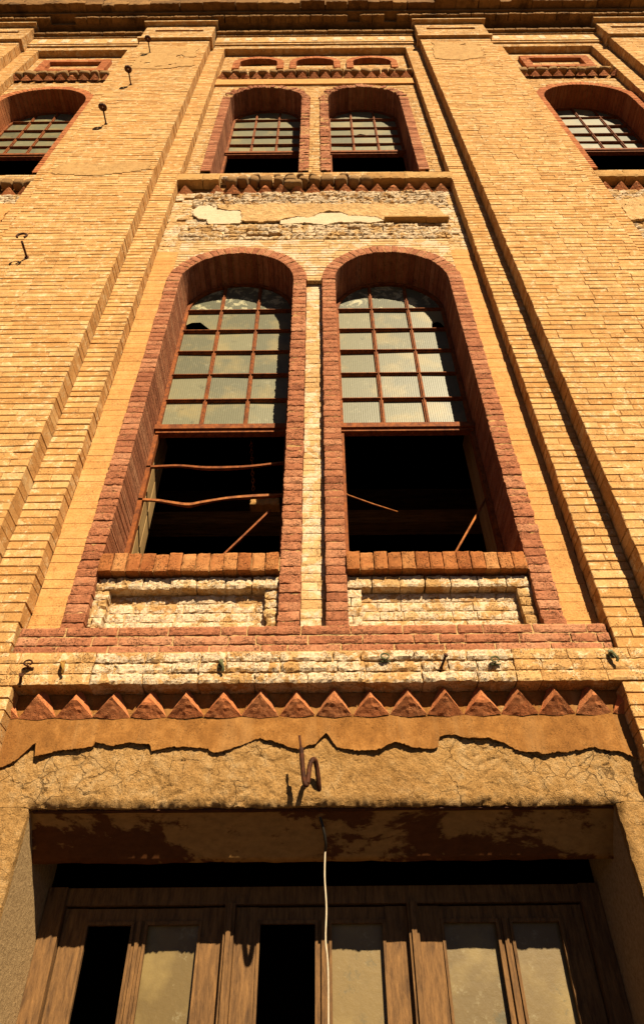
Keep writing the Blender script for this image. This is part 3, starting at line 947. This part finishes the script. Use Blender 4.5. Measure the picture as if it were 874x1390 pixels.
def sk(x):
    for (a, za), (b, zb) in zip(SK[:-1], SK[1:]):
        if a <= x <= b: return za + (zb - za) * (x - a) / (b - a)
    return SK[-1][1]


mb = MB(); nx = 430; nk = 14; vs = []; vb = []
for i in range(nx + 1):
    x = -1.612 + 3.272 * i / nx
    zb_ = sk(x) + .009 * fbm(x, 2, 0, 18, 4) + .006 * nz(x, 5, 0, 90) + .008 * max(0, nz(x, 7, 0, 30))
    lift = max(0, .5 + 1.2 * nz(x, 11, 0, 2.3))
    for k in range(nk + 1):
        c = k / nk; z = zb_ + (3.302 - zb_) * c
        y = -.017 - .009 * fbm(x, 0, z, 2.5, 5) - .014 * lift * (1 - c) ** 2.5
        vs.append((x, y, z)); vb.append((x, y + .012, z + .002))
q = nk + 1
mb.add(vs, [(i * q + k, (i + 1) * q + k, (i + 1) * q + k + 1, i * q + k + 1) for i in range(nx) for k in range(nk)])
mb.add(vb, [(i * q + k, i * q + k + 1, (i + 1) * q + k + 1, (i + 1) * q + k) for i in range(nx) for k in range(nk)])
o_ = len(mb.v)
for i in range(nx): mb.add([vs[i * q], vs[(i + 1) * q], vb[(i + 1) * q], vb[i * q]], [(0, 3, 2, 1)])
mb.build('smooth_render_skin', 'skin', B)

# --- the door
D = bpy.data.objects.new('glazed_door', None); col.objects.link(D); D.parent = B
D['label'] = 'weathered brown wooden double doors with dusty glass lights'
fy = .62
f = MB()
f.box(DL, DL + .10, fy - .05, fy + .10, 0, 2.64); f.box(DR - .10, DR, fy - .05, fy + .10, 0, 2.64)
f.box(DL + .10, DR - .10, fy - .03, fy + .08, 2.56, 2.64)
for xq in (-.433, .506):
    f.box(xq - .026, xq + .026, fy - .05, fy + .06, .02, 2.56); f.box(xq - .012, xq + .012, fy - .065, fy - .05, .02, 2.56)
f.build('door_frame', 'wood', D)
for li, (a, b, m) in enumerate(((-1.29, -.462, -.895), (-.405, .478, .047), (.535, 1.385, .973))):
    Lf = bpy.data.objects.new('door_leaf', None)
    mb = MB(); s1 = .115; y0, y1 = fy - .01, fy + .04
    mb.box(a, a + s1, y0, y1, .03, 2.55); mb.box(b - s1, b, y0, y1, .03, 2.55)
    mb.box(a + s1, b - s1, y0 + .002, y1, 2.49, 2.548); mb.box(a + s1, b - s1, y0 + .002, y1, .9, 1.04); mb.box(a + s1, b - s1, y0 + .002, y1, .03, .2)
    mb.box(m - .028, m + .028, y0 + .004, y1, 1.04, 2.49); mb.box(m - .010, m + .010, y0 - .012, y0 + .004, 1.04, 2.49)
    mb.box(a + s1, b - s1, y0 + .02, y1 - .005, .2, .9)
    for u0, u1 in ((a + s1, m - .028), (m + .028, b - s1)):
        mb.box(u0, u0 + .014, y0 - .008, y0 + .016, 1.04, 2.49); mb.box(u1 - .014, u1, y0 - .008, y0 + .016, 1.04, 2.49)
        mb.box(u0 + .014, u1 - .014, y0 - .008, y0 + .016, 2.474, 2.49)
    lo = mb.build('door_leaf', 'wood', D)
    g = MB()
    for q, (u0, u1) in enumerate(((a + s1, m - .028), (m + .028, b - s1))):
        if (li, q) in ((0, 0), (1, 0)): continue
        g.add([(u0, fy + .022, 1.04), (u1, fy + .022 + U(-.002, .002), 1.04), (u1, fy + .022, 2.49), (u0, fy + .022, 2.49)], [(0, 1, 2, 3)], U(.3, .9))
    g.build('door_glass', 'doorglass', D)
    bpy.data.objects.remove(Lf)

# ------------------------------------------------------------------ loose things
def hang(name, mat, pts, r, label, cat, group=None, n=8, smooth=True, taper=None):
    mb = MB(); mb.tube([(p[0] + OX, p[1], p[2]) for p in pts], r, n, taper=taper)
    p0 = (pts[0][0] + OX, pts[0][1], pts[0][2])
    o = mb.build(name, mat, None, p0, smooth=smooth)
    tag(o, label, cat, group); return o


hook = smooth_path([(.035, .02, 2.901), (.030, -.03, 2.94), (.022, -.07, 2.996), (.011, -.10, 3.022), (-.003, -.12, 3.010), (-.014, -.125, 2.972), (-.020, -.13, 2.915), (-.027, -.135, 2.888), (-.038, -.14, 2.905), (-.048, -.15, 2.98), (-.054, -.16, 3.058)], 5)
mb = MB(); mb.tube([(p[0] + OX, p[1], p[2]) for p in hook], .0125, 10)
mb.tube([(-.054 + OX, -.16, 3.05), (-.058 + OX, -.16, 3.075), (-.064 + OX, -.16, 3.12)], .006, 6)
o = mb.build('wall_hook', 'rustdark', None, (.035 + OX, 0, 2.901), smooth=True)
tag(o, 'large rusty S-shaped iron hook sticking out of the cracked plaster over the doorway', 'hook')

# eye bolts on the left pilaster
eb = [(-2.837, 7.959, 'lowest iron eye bolt on the left pilaster, with an open broken ring', .036),
      (-2.892, 11.836, 'iron eye bolt on the left pilaster, second lowest of the four', .046),
      (-2.898, 13.667, 'iron eye bolt on the left pilaster, second from the top of the four', .046),
      (-2.915, 15.537, 'topmost rusty iron eye bolt on the left pilaster, just under its capital', .046)]
for i, (x, z, lab, rr) in enumerate(eb):
    mb = MB(); L = .17; y0 = -.27
    mb.tube([(x + OX, y0 + .03, z), (x + OX, y0 - L, z + .01)], .011, 8)
    c = Vector((x + OX, y0 - L - rr, z + .01)); pts = []
    span = 1.5 * PI if i == 0 else 2 * PI
    for k in range(17):
        a = -PI / 2 + (PI / 4 if i == 0 else 0) + span * k / 16
        if i == 0: pts.append((c.x + 1.3 * rr * math.cos(a), c.y - 0, c.z + 1.3 * rr * math.sin(a) + rr))
        else: pts.append((c.x + .7 * rr * math.cos(a), c.y + .8 * rr * math.sin(a), c.z + .5 * rr * math.sin(a)))
    mb.tube(pts, .011 if i == 0 else .026, 8)
    mb.tube([(x + OX, y0 - .004, z), (x + OX, y0 - .012, z)], .022, 10)
    o = mb.build('eye_bolt', 'rustdark', None, (x + OX, y0, z), smooth=True); tag(o, lab, 'bolt', 'iron eye bolts on the left pilaster')

sh = [(-1.551, 3.527, 'small dark ring bracket at the far left of the crusted brick ledge', 0, 'rustdark'),
      (-1.569, 3.453, 'small dark nail stub just below the ring bracket at the left of the ledge', 2, 'rustdark'),
      (-1.358, 3.53, 'small yellow rusted metal tag stuck in the brick ledge at left', 1, 'ochremetal'),
      (-.494, 3.531, 'small bent metal clip in the crusted ledge below the left window', 1, 'green'),
      (.396, 3.549, 'small green hook in the ledge under the left part of the right window', 0, 'green'),
      (.708, 3.519, 'long thin dark nail slanting from the ledge under the right window', 3, 'rustdark'),
      (.995, 3.525, 'small green bracket in the ledge right of the long nail', 0, 'green'),
      (1.646, 3.569, 'green iron hook at the far right of the brick ledge', 1, 'green')]
for x, z, lab, kd, mt in sh:
    mb = MB(); X = x + OX; y = -.12
    if kd == 0:
        mb.tube([(X, y + .03, z), (X, y - .035, z + .004)], .006, 6)
        mb.tube([(X + .022 * math.cos(a * PI / 6), y - .035, z + .018 + .016 * math.sin(a * PI / 6)) for a in range(-2, 10)], .005, 6)
        mb.tube([(X - .03, y - .012, z - .004), (X + .03, y - .014, z - .002)], .005, 6)
    elif kd == 1:
        mb.tube(smooth_path([(X - .012, y + .02, z), (X - .012, y - .03, z + .01), (X, y - .045, z - .005), (X + .012, y - .04, z - .03), (X + .008, y - .03, z - .045)], 4), .008, 6)
        mb.box(X - .018, X + .006, y - .03, y - .022, z - .02, z + .03)
    elif kd == 2:
        mb.tube([(X - .01, y + .02, z - .02), (X + .01, y - .05, z + .01)], .009, 6); mb.box(X, X + .025, y - .056, y - .05, z, z + .018)
    else:
        mb.tube([(X - .02, y + .02, z - .03), (X + .015, y - .07, z + .03)], .007, 6); mb.tube([(X + .013, y - .066, z + .028), (X + .016, y - .074, z + .032)], .012, 8)
    o = mb.build('wall_bracket', mt, None, (X, y, z), smooth=False); tag(o, lab, 'bracket', 'small iron hooks and nails in the ledge')


def flat_bar(name, pts, w, th, mat, label, group=None):
    mb = MB(); P = smooth_path(pts, 6)
    for i in range(len(P) - 1):
        a, b = P[i], P[i + 1]
        tw = .5 + .5 * math.sin(i * .35)
        vs = []
        for p in (a, b):
            for dy, dz in ((-w / 2, -th), (w / 2, -th * (1 - tw)), (w / 2, th), (-w / 2, th * (1 - .3 * tw))):
                vs.append((p[0] + OX, p[1] + dy, p[2] + dz))
        mb.add(vs, [(0, 1, 5, 4), (1, 2, 6, 5), (2, 3, 7, 6), (3, 0, 4, 7), (0, 3, 2, 1), (4, 5, 6, 7)])
    o = mb.build(name, mat, None, (P[0][0] + OX, P[0][1], P[0][2])); tag(o, label, 'metal bar', group); return o


flat_bar('glazing_bar', [(-1.357, .345, 5.59), (-1.101, .345, 5.602), (-.868, .345, 5.575), (-.574, .345, 5.581), (-.33, .345, 5.616), (-.22, .345, 5.63)], .03, .011, 'rust', 'upper of the two sagging rusty bars across the empty lower half of the left window', 'bent glazing bars')
flat_bar('glazing_bar', [(-1.355, .345, 5.23), (-1.202, .345, 5.218), (-.978, .345, 5.172), (-.858, .345, 5.195), (-.674, .345, 5.235), (-.503, .345, 5.252), (-.331, .345, 5.262), (-.22, .345, 5.27)], .03, .012, 'rustbright', 'lower, more twisted rusty bar across the empty lower half of the left window', 'bent glazing bars')
flat_bar('glazing_bar', [(-.85, .33, 4.385), (-.60, .345, 4.74), (-.332, .36, 5.12)], .035, .014, 'rust', 'rusty bar leaning diagonally from the sill of the left window')
o = hang('leaning_rod', 'rustbright', [(.84, .30, 4.385), (1.352, .37, 5.28)], .009, 'thin rusty rod leaning against the right side of the right window opening', 'rod')
o = hang('loose_wire', 'rustbright', [(.235, .38, 5.33), (.262, .40, 5.317), (.45, .42, 5.24), (.643, .44, 5.171)], .006, 'thin rusty wire jutting into the dark opening from the left edge of the right window', 'wire')
# side members of the empty lower openings are part of the frames; chain inside
mb = MB()
for k in range(14):
    z = 6.40 - k * .047; cx = -.60 + OX + .0045 * k
    pts = []
    for q in range(9):
        a = 2 * PI * q / 8
        if k % 2: pts.append((cx + .012 * math.cos(a), .8, z + .03 * math.sin(a)))
        else: pts.append((cx, .8 + .012 * math.cos(a), z + .03 * math.sin(a)))
    mb.tube(pts, .0045, 5)
o = mb.build('hanging_chain', 'rustbright', None, (-.60 + OX, .8, 6.4)); tag(o, 'thin rusty chain hanging in the dark behind the left window', 'chain')

# cable in front of the door
cab = MB(); cab.tube([(x + OX, y, z) for x, y, z in smooth_path([(.030, .10, 2.84), (.052, .12, 2.77), (.062, .15, 2.72), (.060, .19, 2.695)], 4)], .007, 8)
o1 = bpy.data.objects.new('hanging_cable', None); col.objects.link(o1); o1.location = (.06 + OX, .19, 0.9)
c1 = cab.build('shaded_cable_top', 'cableshade', None, (.06 + OX, .19, .9), smooth=True); c1.parent = o1; c1.location = (0, 0, 0)  # upper length of the same cable, lintel shade put into its colour
cab = MB(); cab.tube([(x + OX, y, z) for x, y, z in smooth_path([(.060, .19, 2.70), (.056, .192, 2.58), (.063, .19, 2.45), (.058, .19, 2.32), (.068, .19, 2.2), (.066, .19, 1.8), (.074, .19, 1.3), (.07, .19, .9)], 5)], .0042, 8)
c2 = cab.build('white_wire', 'cable', None, (.06 + OX, .19, .9), smooth=True); c2.parent = o1; c2.location = (0, 0, 0)
tag(o1, 'thin off-white cable hanging down in front of the wooden door', 'cable')

# ------------------------------------------------------------------ ground
g = MB(); g.add([(-300, -300, -.15), (300, -300, -.15), (300, 300, -.15), (-300, 300, -.15)], [(0, 1, 2, 3)])
tag(g.build('ground', 'asphalt'), kind='structure')
g = MB(); g.add([(-120, -11, -.146), (120, -11, -.146), (120, -5, -.146), (-120, -5, -.146)], [(0, 1, 2, 3)])
tag(g.build('road', 'asphalt'), kind='structure')
g = MB(); g.box(-120, 120, -4.85, 8.5, -.14, -.002); tag(g.build('pavement', 'asphalt'), kind='structure')
g = MB(); g.box(-120, 120, -5.0, -4.853, -.14, .004); tag(g.build('kerb', 'grey'), kind='structure')

# ------------------------------------------------------------------ light, camera
SUN = Vector((.40, -1, .78)).normalized()
el = math.asin(SUN.z); az = math.atan2(SUN.x, SUN.y)
w = bpy.data.worlds.new('World'); sc.world = w; w.use_nodes = True
nt = w.node_tree; bg = nt.nodes['Background']
sky = nt.nodes.new('ShaderNodeTexSky'); sky.sky_type = 'NISHITA'; sky.sun_disc = False
sky.sun_elevation = el; sky.sun_rotation = az; sky.air_density = .1; sky.dust_density = .0
nt.links.new(sky.outputs[0], bg.inputs[0]); bg.inputs[1].default_value = .05
ld = bpy.data.lights.new('sun', 'SUN'); ld.energy = 5.0; ld.angle = math.radians(.5); ld.color = (1, .84, .58)
lo = bpy.data.objects.new('sun', ld); col.objects.link(lo); lo.location = (8, -20, 25)
lo.rotation_euler = (-SUN).to_track_quat('-Z', 'Y').to_euler()

cd = bpy.data.cameras.new('camera'); cam = bpy.data.objects.new('camera', cd); col.objects.link(cam)
cd.sensor_fit = 'VERTICAL'; cd.sensor_height = 36; cd.lens = 930 / 1390 * 36
cd.shift_y = -45 / 1390; cd.clip_end = 2000; cd.clip_start = .05
cam.matrix_world = Matrix.Translation((0, -3.5, 1.6)) @ Matrix.Rotation(math.radians(135), 4, 'X') @ Matrix.Rotation(math.radians(-.5), 4, 'Z')
sc.camera = cam
sc.view_settings.view_transform = 'Standard'; sc.view_settings.look = 'None'; sc.view_settings.gamma = 1
sc.view_settings.exposure = 1.2
